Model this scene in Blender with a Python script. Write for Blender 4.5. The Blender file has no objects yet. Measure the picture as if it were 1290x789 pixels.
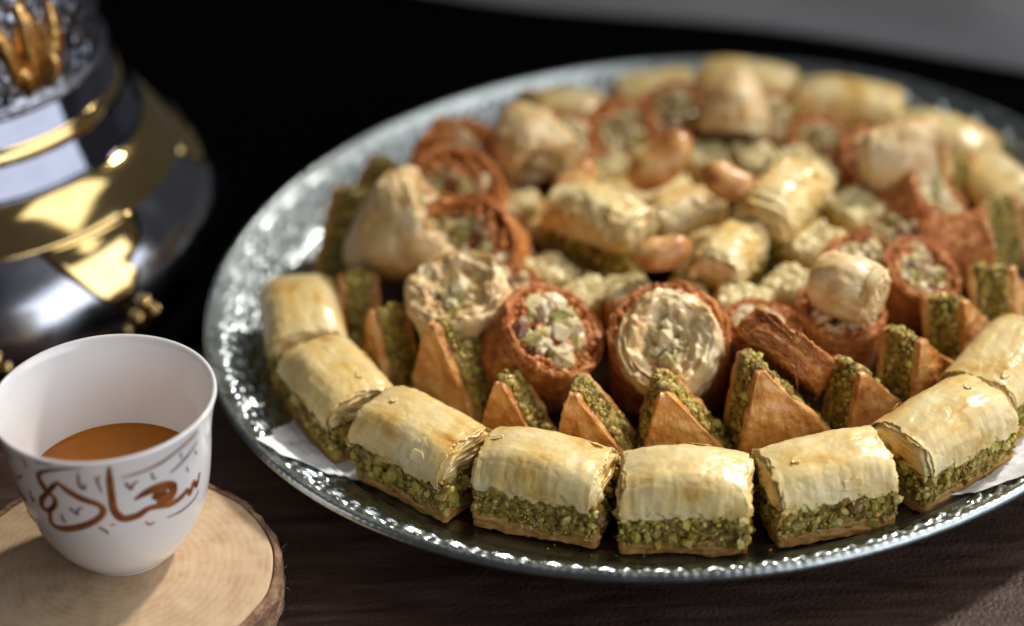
import bpy, math, random
import numpy as np
from mathutils import Vector, Matrix, Quaternion

# ------------------------------------------------------------------ camera, light, exposure
sc = bpy.context.scene
U = 0.01                                   # everything below is written in centimetres
R = math.radians
COL = sc.collection

def aim_matrix(loc, fw, roll=0.0):
    fw = Vector(fw).normalized(); rt = fw.cross(Vector((0, 0, 1))).normalized(); up = rt.cross(fw)
    c, s = math.cos(roll), math.sin(roll)
    rt, up = rt * c + up * s, up * c - rt * s
    m = Matrix((rt, up, -fw)).transposed().to_4x4(); m.translation = Vector(loc) * U
    return m

cam = bpy.data.cameras.new('camera'); camo = bpy.data.objects.new('camera', cam); COL.objects.link(camo)
cam.sensor_width = 36.0; cam.lens = 3200 / 1290 * 36.0; cam.clip_start = 0.05; cam.clip_end = 30
CAM = Vector((-6.016, -74.903, 50.0925)); FW = Vector((0, 0.83867, -0.54464))
camo.matrix_world = aim_matrix(CAM, FW, R(-3.0))
cam.dof.use_dof = True
cam.dof.focus_distance = (Vector((-1.5, -11.0, 3.4)) - CAM).dot(FW) * U
cam.dof.aperture_fstop = 3.5
sc.camera = camo

w = bpy.data.worlds.new('World'); sc.world = w; w.use_nodes = True
w.node_tree.nodes['Background'].inputs[0].default_value = (0.75, 0.74, 0.78, 1)
w.node_tree.nodes['Background'].inputs[1].default_value = 0.075

def lamp(name, kind, loc, target, energy, color, **kw):
    d = bpy.data.lights.new(name, kind); o = bpy.data.objects.new(name, d); COL.objects.link(o)
    d.energy = energy; d.color = color
    for k, v in kw.items(): setattr(d, k, v)
    o.matrix_world = aim_matrix(loc, Vector(target) - Vector(loc))
    return o
# the sun coming in low from behind on the right, and the broad cool window on the right
lamp('sunbeam_lamp', 'SPOT', (92, 96, 128), (-5, -13, 2), 178, (1.0, 0.92, 0.81),
     shadow_soft_size=0.10, spot_size=R(13.8), spot_blend=0.75)
lamp('window_light', 'AREA', (118, -88, 54), (-6, -8, 4), 17, (0.92, 0.95, 1.0), shape='RECTANGLE', size=2.0, size_y=0.95)
lamp('high_window_light', 'AREA', (58, -8, 112), (-6, -12, 4), 3.8, (1.0, 0.97, 0.93), shape='RECTANGLE', size=0.8, size_y=0.7)

vs = sc.view_settings
vs.view_transform = 'Standard'; vs.look = 'None'; vs.exposure = 0; vs.gamma = 1; vs.use_curve_mapping = False
sc.render.engine = 'CYCLES'
sc.cycles.use_denoising = True
sc.cycles.max_bounces = 8
sc.cycles.sample_clamp_indirect = 6

# ------------------------------------------------------------------ numeric helpers
rng = np.random.default_rng(7)
random.seed(5)
_perm = np.random.default_rng(11).permutation(4096)
_grad = np.random.default_rng(12).normal(size=(4096, 3)); _grad /= np.linalg.norm(_grad, axis=1)[:, None]
def pnoise(P):
    P = np.asarray(P, float); i = np.floor(P).astype(np.int64); f = P - i
    u = f * f * f * (f * (f * 6 - 15) + 10)
    out = 0
    for dx in (0, 1):
        wx = u[:, 0] if dx else 1 - u[:, 0]
        for dy in (0, 1):
            wy = u[:, 1] if dy else 1 - u[:, 1]
            for dz in (0, 1):
                wz = u[:, 2] if dz else 1 - u[:, 2]
                h = _perm[(_perm[(_perm[(i[:, 0] + dx) & 4095] + i[:, 1] + dy) & 4095] + i[:, 2] + dz) & 4095]
                g = _grad[h]
                out = out + wx * wy * wz * ((f[:, 0] - dx) * g[:, 0] + (f[:, 1] - dy) * g[:, 1] + (f[:, 2] - dz) * g[:, 2])
    return out * 1.5
def fbm(P, freq=1.0, oct=3, seed=0.0):
    P = np.asarray(P, float) * freq + np.array([seed * 17.3 + 100, seed * 7.1 + 100, seed * 3.7 + 100])
    s = 0; a = 1.0
    for _ in range(oct):
        s = s + a * pnoise(P); P = P * 2.03 + 5.1; a *= 0.5
    return s

# ------------------------------------------------------------------ mesh helpers
def mesh(name, V, F, mat, smooth=True):
    me = bpy.data.meshes.new(name)
    me.from_pydata((np.asarray(V, float) * U).tolist(), [], [tuple(map(int, f)) for f in F])
    if smooth: me.polygons.foreach_set('use_smooth', [True] * len(me.polygons))
    me.materials.append(mat); me.update()
    return me
def obj(name, me, parent=None, loc=(0, 0, 0), rot=None, scale=None):
    o = bpy.data.objects.new(name, me); COL.objects.link(o)
    o.location = Vector(loc) * U
    if rot is not None: o.rotation_mode = 'QUATERNION'; o.rotation_quaternion = rot
    if scale is not None: o.scale = scale
    if parent is not None: o.parent = parent
    return o
def tag(o, label=None, cat=None, group=None, kind=None):
    if label: o['label'] = label
    if cat: o['category'] = cat
    if group: o['group'] = group
    if kind: o['kind'] = kind
    return o
def thing(name, label, cat, loc=(0, 0, 0), rot=None, group=None, scale=None):
    return tag(obj(name, None, None, loc, rot, scale), label, cat, group)

class MB:                                      # collects pieces into one mesh
    def __init__(s): s.V = []; s.F = []; s.n = 0
    def add(s, V, F):
        s.V.append(np.asarray(V, float)); s.F += [tuple(i + s.n for i in f) for f in F]; s.n += len(V)
    def mesh(s, name, mat, smooth=True): return mesh(name, np.concatenate(s.V), s.F, mat, smooth)

def box_grid(sx, sy, sz, d):
    """closed box surface on a grid of spacing d; returns V centred on the origin, F"""
    nx, ny, nz = [max(2, int(round(a / d))) for a in (sx, sy, sz)]
    idx = {}; V = []; F = []
    def vid(i, j, k):
        q = (i, j, k)
        if q not in idx:
            idx[q] = len(V); V.append(((i / nx - .5) * sx, (j / ny - .5) * sy, (k / nz - .5) * sz))
        return idx[q]
    for k in (0, nz):
        for i in range(nx):
            for j in range(ny):
                q = [vid(i, j, k), vid(i + 1, j, k), vid(i + 1, j + 1, k), vid(i, j + 1, k)]
                F.append(q if k else q[::-1])
    for j in (0, ny):
        for i in range(nx):
            for k in range(nz):
                q = [vid(i, j, k), vid(i + 1, j, k), vid(i + 1, j, k + 1), vid(i, j, k + 1)]
                F.append(q[::-1] if j else q)
    for i in (0, nx):
        for j in range(ny):
            for k in range(nz):
                q = [vid(i, j, k), vid(i, j + 1, k), vid(i, j + 1, k + 1), vid(i, j, k + 1)]
                F.append(q if i else q[::-1])
    return np.array(V), F
def rbox(sx, sy, sz, r, d):
    V, F = box_grid(sx, sy, sz, d)
    h = np.array([sx, sy, sz]) / 2
    c = np.clip(V, -(h - r), h - r); n = V - c
    L = np.linalg.norm(n, axis=1)[:, None]
    nn = np.where(L > 1e-9, n / np.maximum(L, 1e-9), 0)
    return c + nn * np.minimum(L, r), F, np.where(L > 1e-9, nn, V / np.linalg.norm(V, axis=1)[:, None])

def lathe(prof, n, cap0=True, cap1=True):
    """prof list of (r, z); closed round z; r == 0 allowed at the ends"""
    prof = np.asarray(prof, float); m = len(prof)
    th = np.arange(n) * 2 * np.pi / n
    V = np.stack([np.outer(prof[:, 0], np.cos(th)), np.outer(prof[:, 0], np.sin(th)), np.repeat(prof[:, 1:2], n, 1)], -1).reshape(-1, 3)
    F = []
    for i in range(m - 1):
        for j in range(n):
            a, b = i * n + j, i * n + (j + 1) % n
            F.append((a, b, b + n, a + n))
    return V, F
def resample(prof, k):
    """Catmull-Rom through the profile points, k samples per span"""
    p = [prof[0]] + list(prof) + [prof[-1]]; out = []
    for i in range(1, len(p) - 2):
        a, b, c, d = [np.array(q, float) for q in p[i - 1:i + 3]]
        for t in np.arange(k) / k:
            out.append(.5 * (2 * b + (c - a) * t + (2 * a - 5 * b + 4 * c - d) * t * t + (3 * b - a - 3 * c + d) * t ** 3))
    out.append(np.array(prof[-1], float)); return np.array(out)

_t = (1 + 5 ** .5) / 2
ICO_V = np.array([(-1, _t, 0), (1, _t, 0), (-1, -_t, 0), (1, -_t, 0), (0, -1, _t), (0, 1, _t), (0, -1, -_t), (0, 1, -_t), (_t, 0, -1), (_t, 0, 1), (-_t, 0, -1), (-_t, 0, 1)]) / 1.902
ICO_F = [(0, 11, 5), (0, 5, 1), (0, 1, 7), (0, 7, 10), (0, 10, 11), (1, 5, 9), (5, 11, 4), (11, 10, 2), (10, 7, 6), (7, 1, 8), (3, 9, 4), (3, 4, 2), (3, 2, 6), (3, 6, 8), (3, 8, 9), (4, 9, 5), (2, 4, 11), (6, 2, 10), (8, 6, 7), (9, 8, 1)]
def rand_rot():
    q = rng.normal(size=4); q /= np.linalg.norm(q)
    return np.array(Quaternion(q).to_matrix())
def chunk(mb, c, s, jag=.28):
    V = ICO_V * (1 + rng.normal(size=(12, 1)) * jag * .6) * (s * rng.uniform(.6, 1.25, 3))
    mb.add(V @ rand_rot().T + np.asarray(c), ICO_F)
def tube(mb, P, r, k=5):
    P = np.asarray(P, float); n = len(P); r = np.broadcast_to(r, n)
    T = np.gradient(P, axis=0); T /= np.linalg.norm(T, axis=1)[:, None] + 1e-9
    a = np.cross(T, [0.13, 0.27, 0.95]); a /= np.linalg.norm(a, axis=1)[:, None] + 1e-9; b = np.cross(T, a)
    th = np.arange(k) * 2 * np.pi / k
    V = (P[:, None] + r[:, None, None] * (np.cos(th)[None, :, None] * a[:, None] + np.sin(th)[None, :, None] * b[:, None])).reshape(-1, 3)
    F = [(i * k + j, i * k + (j + 1) % k, (i + 1) * k + (j + 1) % k, (i + 1) * k + j) for i in range(n - 1) for j in range(k)]
    F += [tuple(range(k))[::-1], tuple((n - 1) * k + j for j in range(k))]
    mb.add(V, F)
def sheet(mb, top, mask, thick_vec):
    """thin solid sheet from a grid of points (m,n,3) with a face mask (m-1,n-1); thick_vec (m,n,3) gives the back side offset"""
    m, n, _ = top.shape
    V = np.concatenate([top.reshape(-1, 3), (top + thick_vec).reshape(-1, 3)]); o = m * n
    F = []
    for i in range(m - 1):
        for j in range(n - 1):
            if not mask[i, j]: continue
            a, b, c, d = i * n + j, i * n + j + 1, (i + 1) * n + j + 1, (i + 1) * n + j
            F.append((a, b, c, d)); F.append((d + o, c + o, b + o, a + o))
            if j == 0 or not mask[i, j - 1]: F.append((d, a, a + o, d + o)[::-1])
            if j == n - 2 or not mask[i, j + 1]: F.append((b, c, c + o, b + o)[::-1])
            if i == 0 or not mask[i - 1, j]: F.append((a, b, b + o, a + o)[::-1])
            if i == m - 2 or not mask[i + 1, j]: F.append((c, d, d + o, c + o)[::-1])
    used = np.unique(np.array([v for f in F for v in f]))
    re = -np.ones(len(V), int); re[used] = np.arange(len(used))
    mb.add(V[used], [tuple(re[list(f)]) for f in F])

# ------------------------------------------------------------------ materials
def material(name, stops, scale=300.0, detail=4.0, rough=.5, bump=0.0, bump_scale=900.0, sss=0.0, sss_r=(.5, .25, .1), sss_scale=.004,
             coat=0.0, metallic=0.0, island=None, stretch=None, rough_var=0.0, ior=1.45, coat_rough=.15, spec=.5, rand_obj=True, bump_dist=.0006, fac_range=(.3, .7)):
    m = bpy.data.materials.new(name); m.use_nodes = True; nt = m.node_tree; N = nt.nodes; L = nt.links
    b = N['Principled BSDF']
    tc = N.new('ShaderNodeTexCoord'); vec = tc.outputs['Object']
    if rand_obj:
        oi = N.new('ShaderNodeObjectInfo'); ad = N.new('ShaderNodeVectorMath'); ad.operation = 'ADD'
        cmb = N.new('ShaderNodeCombineXYZ'); mul = N.new('ShaderNodeMath'); mul.operation = 'MULTIPLY'; mul.inputs[1].default_value = 3.7
        L.new(oi.outputs['Random'], mul.inputs[0])
        for i in range(3): L.new(mul.outputs[0], cmb.inputs[i])
        L.new(vec, ad.inputs[0]); L.new(cmb.outputs[0], ad.inputs[1]); vec = ad.outputs[0]
    if stretch:
        mp = N.new('ShaderNodeMapping'); mp.inputs['Scale'].default_value = stretch; L.new(vec, mp.inputs[0]); vec = mp.outputs[0]
    no = N.new('ShaderNodeTexNoise'); no.inputs['Scale'].default_value = scale; no.inputs['Detail'].default_value = detail
    L.new(vec, no.inputs['Vector'])
    fac = no.outputs['Fac']
    mr = N.new('ShaderNodeMapRange'); mr.inputs[1].default_value, mr.inputs[2].default_value = fac_range; L.new(fac, mr.inputs[0]); fac = mr.outputs[0]
    if island is not None:
        ge = N.new('ShaderNodeNewGeometry'); mx = N.new('ShaderNodeMix'); mx.inputs[0].default_value = island
        L.new(fac, mx.inputs[2]); L.new(ge.outputs['Random Per Island'], mx.inputs[3]); fac = mx.outputs[0]
    cr = N.new('ShaderNodeValToRGB'); el = cr.color_ramp.elements
    while len(el) < len(stops): el.new(.5)
    for e, (p, c) in zip(el, stops): e.position = p; e.color = (*c, 1)
    L.new(fac, cr.inputs[0]); L.new(cr.outputs[0], b.inputs['Base Color'])
    b.inputs['Roughness'].default_value = rough
    if rough_var:
        n3 = N.new('ShaderNodeTexNoise'); n3.inputs['Scale'].default_value = scale * .6; L.new(vec, n3.inputs['Vector'])
        m3 = N.new('ShaderNodeMapRange'); m3.inputs[1].default_value = .3; m3.inputs[2].default_value = .7
        m3.inputs[3].default_value = max(.03, rough - rough_var); m3.inputs[4].default_value = min(1, rough + rough_var)
        L.new(n3.outputs['Fac'], m3.inputs[0]); L.new(m3.outputs[0], b.inputs['Roughness'])
    b.inputs['Metallic'].default_value = metallic; b.inputs['IOR'].default_value = ior
    b.inputs['Specular IOR Level'].default_value = spec
    b.inputs['Coat Weight'].default_value = coat; b.inputs['Coat Roughness'].default_value = coat_rough
    if sss:
        b.inputs['Subsurface Weight'].default_value = sss; b.inputs['Subsurface Radius'].default_value = sss_r; b.inputs['Subsurface Scale'].default_value = sss_scale
    if bump:
        n2 = N.new('ShaderNodeTexNoise'); n2.inputs['Scale'].default_value = bump_scale; n2.inputs['Detail'].default_value = 4; L.new(vec, n2.inputs['Vector'])
        bu = N.new('ShaderNodeBump'); bu.inputs['Strength'].default_value = bump; bu.inputs['Distance'].default_value = bump_dist
        L.new(n2.outputs['Fac'], bu.inputs['Height']); L.new(bu.outputs[0], b.inputs['Normal'])
    return m

M = {}
M['phyllo'] = material('golden_phyllo', [(0, (.42, .15, .02)), (.2, (.67, .37, .08)), (.46, (.81, .57, .205)), (1, (.89, .74, .40))], scale=75, detail=6, rough=.34, rough_var=.12,
                       bump=.5, bump_scale=260, sss=.12, sss_r=(.5, .36, .2), sss_scale=.003, coat=.32, coat_rough=.24, stretch=(.9, 1.3, 1.2), fac_range=(.2, .68))
M['phyllo_base'] = material('syrupy_base', [(0, (.40, .17, .035)), (.5, (.60, .30, .075)), (1, (.74, .46, .16))], scale=220, rough=.38, bump=.5, bump_scale=800, sss=.2, coat=.2, stretch=(1, 1, 4))
M['filling'] = material('pistachio_paste', [(0, (.07, .035, .007)), (.4, (.22, .15, .024)), (.75, (.42, .305, .06)), (1, (.58, .43, .12))], scale=520, rough=.6, bump=.8, bump_scale=1100, coat=.15)
M['crumb'] = material('pistachio_crumbs', [(0, (.12, .05, .015)), (.2, (.25, .155, .024)), (.45, (.50, .34, .065)), (.64, (.46, .36, .058)), (.74, (.40, .41, .07)), (.92, (.74, .57, .21)), (1, (.36, .13, .06))], scale=700, rough=.5, bump=.4, island=.85, sss=.1, coat=.15)
M['crumb_pale'] = material('pale_nut_crumbs', [(0, (.30, .27, .10)), (.3, (.56, .47, .22)), (.6, (.70, .58, .34)), (.88, (.76, .66, .44)), (1, (.36, .33, .12))], scale=700, rough=.55, bump=.4, island=.8, sss=.15)
M['crust'] = material('baked_crust', [(0, (.30, .085, .016)), (.28, (.54, .21, .042)), (.62, (.70, .34, .09)), (1, (.82, .54, .22))], scale=170, detail=10, rough=.48, bump=1.0, bump_scale=900, sss=.12, coat=.45, coat_rough=.25, fac_range=(.25, .72))
M['cream'] = material('pale_pastry', [(0, (.48, .21, .05)), (.3, (.66, .41, .16)), (.6, (.76, .56, .29)), (1, (.82, .68, .43))], scale=100, detail=7, rough=.45, bump=.45, bump_scale=700, sss=.3, coat=.15, fac_range=(.25, .68))
M['kataifi'] = material('toasted_shredded_pastry', [(0, (.30, .065, .012)), (.4, (.56, .17, .03)), (.75, (.68, .28, .065)), (1, (.80, .46, .16))], scale=330, detail=8, rough=.42, bump=1.0, bump_scale=1300, coat=.2, sss=.1, bump_dist=.0012)
M['strand'] = material('toasted_strands', [(0, (.34, .08, .015)), (.5, (.60, .21, .045)), (1, (.78, .42, .14))], scale=260, rough=.4, coat=.25, island=.6)
M['nut_mix'] = material('mixed_nut_chunks', [(0, (.08, .03, .02)), (.16, (.22, .08, .045)), (.3, (.28, .28, .07)), (.45, (.54, .46, .18)), (.65, (.72, .57, .33)), (1, (.80, .68, .48))], scale=500, rough=.45, bump=.3, island=.9, sss=.12, coat=.2)
M['finger'] = material('pale_pistachio_dough', [(0, (.44, .33, .11)), (.4, (.64, .52, .22)), (.75, (.76, .65, .35)), (1, (.82, .74, .48))], scale=240, detail=6, rough=.5, bump=.8, bump_scale=900, sss=.2, coat=.12)
M['finger_side'] = material('golden_shredded_side', [(0, (.40, .20, .045)), (.5, (.56, .34, .09)), (1, (.68, .48, .18))], scale=260, rough=.45, bump=.7, bump_scale=900, sss=.15, coat=.15, stretch=(1, 1, .3))
M['cashew'] = material('roasted_cashew', [(0, (.28, .085, .018)), (.35, (.50, .21, .05)), (.7, (.64, .35, .11)), (1, (.76, .52, .24))], scale=150, detail=7, rough=.36, rough_var=.1, bump=.5, bump_scale=420, sss=.2, coat=.2, coat_rough=.25)
M['silver_tray'] = material('embossed_tray_metal', [(0, (.36, .42, .44)), (1, (.50, .56, .58))], scale=200, rough=.3, metallic=1, rough_var=.06, bump=.2, bump_scale=350)
M['tray_floor'] = material('shade_darkened_metal', [(0, (.05, .032, .018)), (1, (.10, .07, .045))], scale=90, rough=.45, metallic=.5, bump=.3, bump_scale=300)  # floor coloured darker than the rim, for the shade between the pastries
M['pot_silver'] = material('polished_chrome', [(0, (.19, .20, .25)), (1, (.23, .24, .29))], scale=60, rough=.05, metallic=1)
M['pot_belly'] = material('worn_silver', [(0, (.40, .42, .48)), (1, (.50, .52, .58))], scale=80, rough=.17, metallic=1, rough_var=.06)
M['pot_gold'] = material('polished_gold', [(0, (.80, .56, .22)), (1, (.88, .68, .32))], scale=60, rough=.1, metallic=1)
M['pot_relief'] = material('cast_silver_relief', [(0, (.16, .17, .21)), (1, (.5, .52, .58))], scale=400, rough=.22, metallic=1, bump=.7, bump_scale=260, bump_dist=.002)
M['gold_relief'] = material('cast_gold_relief', [(0, (.45, .2, .05)), (1, (.80, .52, .20))], scale=300, rough=.2, metallic=1, bump=.4, bump_scale=300, bump_dist=.001)
M['porcelain'] = material('white_porcelain', [(0, (.87, .87, .88)), (1, (.89, .89, .90))], scale=40, rough=.12, sss=.25, sss_r=(.6, .5, .45), sss_scale=.006, coat=.3, coat_rough=.04)
M['print_gold'] = material('gold_brown_print', [(0, (.15, .035, .007)), (.5, (.30, .085, .014)), (1, (.44, .15, .025))], scale=150, rough=.35, metallic=.1)
M['print_dark'] = material('dark_brown_print', [(0, (.12, .06, .045)), (1, (.26, .13, .08))], scale=400, rough=.35)
M['print_red'] = material('red_print', [(0, (.30, .02, .02)), (1, (.40, .05, .04))], scale=400, rough=.35)
M['paper'] = material('white_liner_paper', [(0, (.84, .86, .90)), (1, (.88, .89, .92))], scale=200, rough=.6, bump=.3, bump_scale=600, sss=.1)
M['added_dark_sheet'] = material('added_matt_black', [(0, (.0018, .0018, .0022)), (1, (.0035, .0032, .0035))], scale=300, rough=1, spec=.02, bump=.3, bump_scale=2500)  # for the added sheet that blackens the background
M['cloth'] = material('grey_woven_cloth', [(0, (.20, .20, .21)), (1, (.30, .30, .315))], scale=600, rough=.9, bump=.6, bump_scale=2500)

def coffee_mat():
    m = material('amber_coffee', [(0, (.44, .125, .004)), (1, (.52, .17, .007))], scale=30, rough=.03, spec=.3, rand_obj=False)
    return m
M['coffee'] = coffee_mat()

def wood_mat():
    m = bpy.data.materials.new('pale_sawn_wood'); m.use_nodes = True; nt = m.node_tree; N = nt.nodes; L = nt.links; b = N['Principled BSDF']
    tc = N.new('ShaderNodeTexCoord')
    wv = N.new('ShaderNodeTexWave'); wv.wave_type = 'RINGS'; wv.rings_direction = 'Z'; wv.inputs['Scale'].default_value = 120; wv.inputs['Distortion'].default_value = 3; wv.inputs['Detail'].default_value = 3; wv.inputs['Detail Scale'].default_value = 1.2
    L.new(tc.outputs['Object'], wv.inputs['Vector'])
    no = N.new('ShaderNodeTexNoise'); no.inputs['Scale'].default_value = 140; no.inputs['Detail'].default_value = 9
    L.new(tc.outputs['Object'], no.inputs['Vector'])
    mp = N.new('ShaderNodeMapping'); mp.inputs['Rotation'].default_value = (0, 0, .9); mp.inputs['Scale'].default_value = (900, 60, 60); L.new(tc.outputs['Object'], mp.inputs[0])
    saw = N.new('ShaderNodeTexNoise'); saw.inputs['Scale'].default_value = 1; saw.inputs['Detail'].default_value = 2; L.new(mp.outputs[0], saw.inputs['Vector'])
    mx = N.new('ShaderNodeMix'); mx.inputs[0].default_value = .91; L.new(wv.outputs['Fac'], mx.inputs[2]); L.new(no.outputs['Fac'], mx.inputs[3])
    mx2 = N.new('ShaderNodeMix'); mx2.inputs[0].default_value = .18; L.new(mx.outputs[0], mx2.inputs[2]); L.new(saw.outputs['Fac'], mx2.inputs[3])
    cr = N.new('ShaderNodeValToRGB'); el = cr.color_ramp.elements; el.new(.5)
    for e, (p, c) in zip(el, [(.28, (.44, .29, .16)), (.5, (.56, .40, .245)), (.72, (.63, .48, .32))]): e.position = p; e.color = (*c, 1)
    L.new(mx2.outputs[0], cr.inputs[0]); L.new(cr.outputs[0], b.inputs['Base Color']); b.inputs['Roughness'].default_value = .62
    bu = N.new('ShaderNodeBump'); bu.inputs['Strength'].default_value = .35; bu.inputs['Distance'].default_value = .0006; L.new(mx2.outputs[0], bu.inputs['Height']); L.new(bu.outputs[0], b.inputs['Normal'])
    return m
M['wood'] = wood_mat()
M['bark'] = material('thin_brown_bark', [(0, (.12, .06, .035)), (.5, (.24, .13, .075)), (1, (.40, .26, .16))], scale=160, detail=8, rough=.85, bump=1, bump_scale=500, bump_dist=.0015, stretch=(1, 1, 3))

def table_mat():
    m = bpy.data.materials.new('dark_brown_tabletop'); m.use_nodes = True; nt = m.node_tree; N = nt.nodes; L = nt.links; b = N['Principled BSDF']
    tc = N.new('ShaderNodeTexCoord')
    mp = N.new('ShaderNodeMapping'); mp.inputs['Rotation'].default_value = (0, 0, .5); mp.inputs['Scale'].default_value = (1, 6, 1); L.new(tc.outputs['Object'], mp.inputs[0])
    n1 = N.new('ShaderNodeTexNoise'); n1.inputs['Scale'].default_value = 28; n1.inputs['Detail'].default_value = 8; n1.inputs['Distortion'].default_value = .6; L.new(mp.outputs[0], n1.inputs['Vector'])
    vo = N.new('ShaderNodeTexVoronoi'); vo.feature = 'DISTANCE_TO_EDGE'; vo.inputs['Scale'].default_value = 420; L.new(tc.outputs['Object'], vo.inputs['Vector'])
    n2 = N.new('ShaderNodeTexNoise'); n2.inputs['Scale'].default_value = 700; n2.inputs['Detail'].default_value = 5; L.new(tc.outputs['Object'], n2.inputs['Vector'])
    cr = N.new('ShaderNodeValToRGB'); el = cr.color_ramp.elements; el.new(.5)
    for e, (p, c) in zip(el, [(.3, (.030, .0145, .0100)), (.5, (.058, .032, .024)), (.7, (.088, .056, .048))]): e.position = p; e.color = (*c, 1)
    L.new(n1.outputs['Fac'], cr.inputs[0]); L.new(cr.outputs[0], b.inputs['Base Color']); b.inputs['Specular IOR Level'].default_value = .22
    mr = N.new('ShaderNodeMapRange'); mr.inputs[3].default_value = .42; mr.inputs[4].default_value = .66; L.new(n1.outputs['Fac'], mr.inputs[0]); L.new(mr.outputs[0], b.inputs['Roughness'])
    ad = N.new('ShaderNodeMath'); ad.operation = 'MULTIPLY_ADD'; ad.inputs[1].default_value = .5; L.new(n2.outputs['Fac'], ad.inputs[0]); L.new(vo.outputs['Distance'], ad.inputs[2])
    bu = N.new('ShaderNodeBump'); bu.inputs['Strength'].default_value = .6; bu.inputs['Distance'].default_value = .0007; L.new(ad.outputs[0], bu.inputs['Height']); L.new(bu.outputs[0], b.inputs['Normal'])
    return m
M['table'] = table_mat()

# ------------------------------------------------------------------ the setting: table top
V, F, _ = rbox(220, 150, 4, .4, 4)
o = obj('table', mesh('table', V + np.array([0, 20, -2]), F, M['table'])); tag(o, 'dark brown tabletop under the tray and the cup', None, None, 'structure')

# ------------------------------------------------------------------ tray
def oval(V):
    """the tray is a hair off round"""
    V = np.array(V, float); ph = R(41.3); ux = np.array([math.cos(ph), math.sin(ph)]); uy = np.array([-ux[1], ux[0]])
    u = V[:, :2] @ ux; v = V[:, :2] @ uy
    V[:, :2] = np.outer(u * 1.028, ux) + np.outer(v / 1.028, uy); return V
FLOOR = 1.15
TOP = [(14.05, 1.15), (14.25, 1.20), (14.35, 1.36), (14.42, 1.42), (14.52, 1.38), (14.62, 1.48), (14.72, 1.52), (14.82, 1.50), (16.10, 2.36), (16.22, 2.46), (16.32, 2.56), (16.44, 2.60), (16.54, 2.54), (16.56, 2.42)]
def rim_z(r):
    t = np.array(TOP[:12]); return np.interp(r, t[:, 0], t[:, 1])
tray = thing('serving_tray', 'round silver serving tray with embossed sloping rim, full of sweets', 'tray')
n = 1080
prof = [(0.0, FLOOR)] + [(r, FLOOR) for r in np.linspace(2, 13.6, 14)] + TOP[:8] + [(r, np.interp(r, [14.82, 16.10], [1.50, 2.36])) for r in np.linspace(14.9, 16.05, 26)] + TOP[8:]
V, F = lathe(prof, n)
rr = np.hypot(V[:, 0], V[:, 1]); th = np.arctan2(V[:, 1], V[:, 0])
zone = np.clip((rr - 14.86) / .12, 0, 1) * np.clip((16.06 - rr) / .12, 0, 1)
# embossed leaf-and-scroll relief on the sloping rim
s = th * 15.5; q = rr - 15.45
p1 = np.cos(s * 2 * np.pi / 1.62 + 2.2 * np.sin(q * 4.4)) * np.cos(q * 5.2)
p2 = np.cos(s * 2 * np.pi / .54 + q * 9) * np.cos(q * 7.4 + .8 * np.sin(s * 2 * np.pi / 1.62))
p3 = fbm(np.stack([s * 0 + np.cos(th) * 15.5, np.sin(th) * 15.5, q], -1), 2.6, 3, 3)
relief = zone * (.085 * np.tanh(2.2 * p1) + .05 * np.tanh(2 * p2) + .03 * p3)
lip = np.clip(1 - np.abs(rr - 16.44) / .16, 0, 1)
bead = lip * (V[:, 2] > 2.3) * .05 * np.abs(np.cos(th * 170)) ** .7
V[:, 2] += relief + bead
V[:, 2] += (rr < 13.7) * .015 * fbm(V, .8, 2, 4)
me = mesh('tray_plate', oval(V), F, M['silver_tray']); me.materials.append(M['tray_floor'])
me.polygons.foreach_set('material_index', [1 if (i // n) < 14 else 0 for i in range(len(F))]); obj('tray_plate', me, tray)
und = resample([(16.56, 2.42), (16.46, 2.26), (16.0, 2.02), (15.2, 1.40), (14.5, .95), (13.8, .5), (13.1, .1), (12.8, .02), (12.5, .1), (12.3, .6), (0.02, .7)], 4)
V, F = lathe(und, 360); obj('tray_underside', mesh('tray_underside', oval(V), [f[::-1] for f in F], M['silver_tray']), tray)

# paper liner, with two corners lying out over the rim
def bumpf(a, c, wd): d = (a - c + 180) % 360 - 180; return np.clip(1 - np.abs(d) / wd, 0, 1)
def paper_corner(c, half, reach, label):
    nt, nr = 90, 60
    a = np.linspace(c - half, c + half, nt)
    rmax = 12.6 + reach * (np.clip(1 - np.abs((a - c) / half), 0, 1) ** .75) + .12 * np.sin(a * 1.7)
    t = np.linspace(0, 1, nr); rg = 10.8 + np.outer(rmax - 10.8, t); ag = np.repeat(np.radians(a)[:, None], nr, 1)
    X = rg * np.cos(ag); Y = rg * np.sin(ag)
    nz_ = fbm(np.stack([X.ravel(), Y.ravel(), 0 * X.ravel()], -1), .9, 3, 8).reshape(X.shape)
    base = np.where(rg < 13.9, FLOOR, rim_z(rg))
    Z = base + .16 + .10 * nz_ * np.clip((rg - 13) / 1.5, 0, 1)
    Z = np.maximum(Z, base + .06); Z = np.where(rg < 13.4, FLOOR + .05, Z)
    P = np.stack([X, Y, Z], -1); P = oval(P.reshape(-1, 3)).reshape(P.shape)
    mb = MB(); sheet(mb, P, np.ones((nt - 1, nr - 1), bool), np.broadcast_to(np.array([0, 0, -.025]), P.shape))
    tag(obj('paper_liner', mb.mesh('paper_liner', M['paper'])), label, 'paper liner', 'paper liner corners on the rim')
paper_corner(-149.5, 12, 3.8, 'white paper corner showing on the left of the tray rim')
paper_corner(-48, 15, 3.9, 'white paper corner showing on the right of the tray rim')

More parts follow.
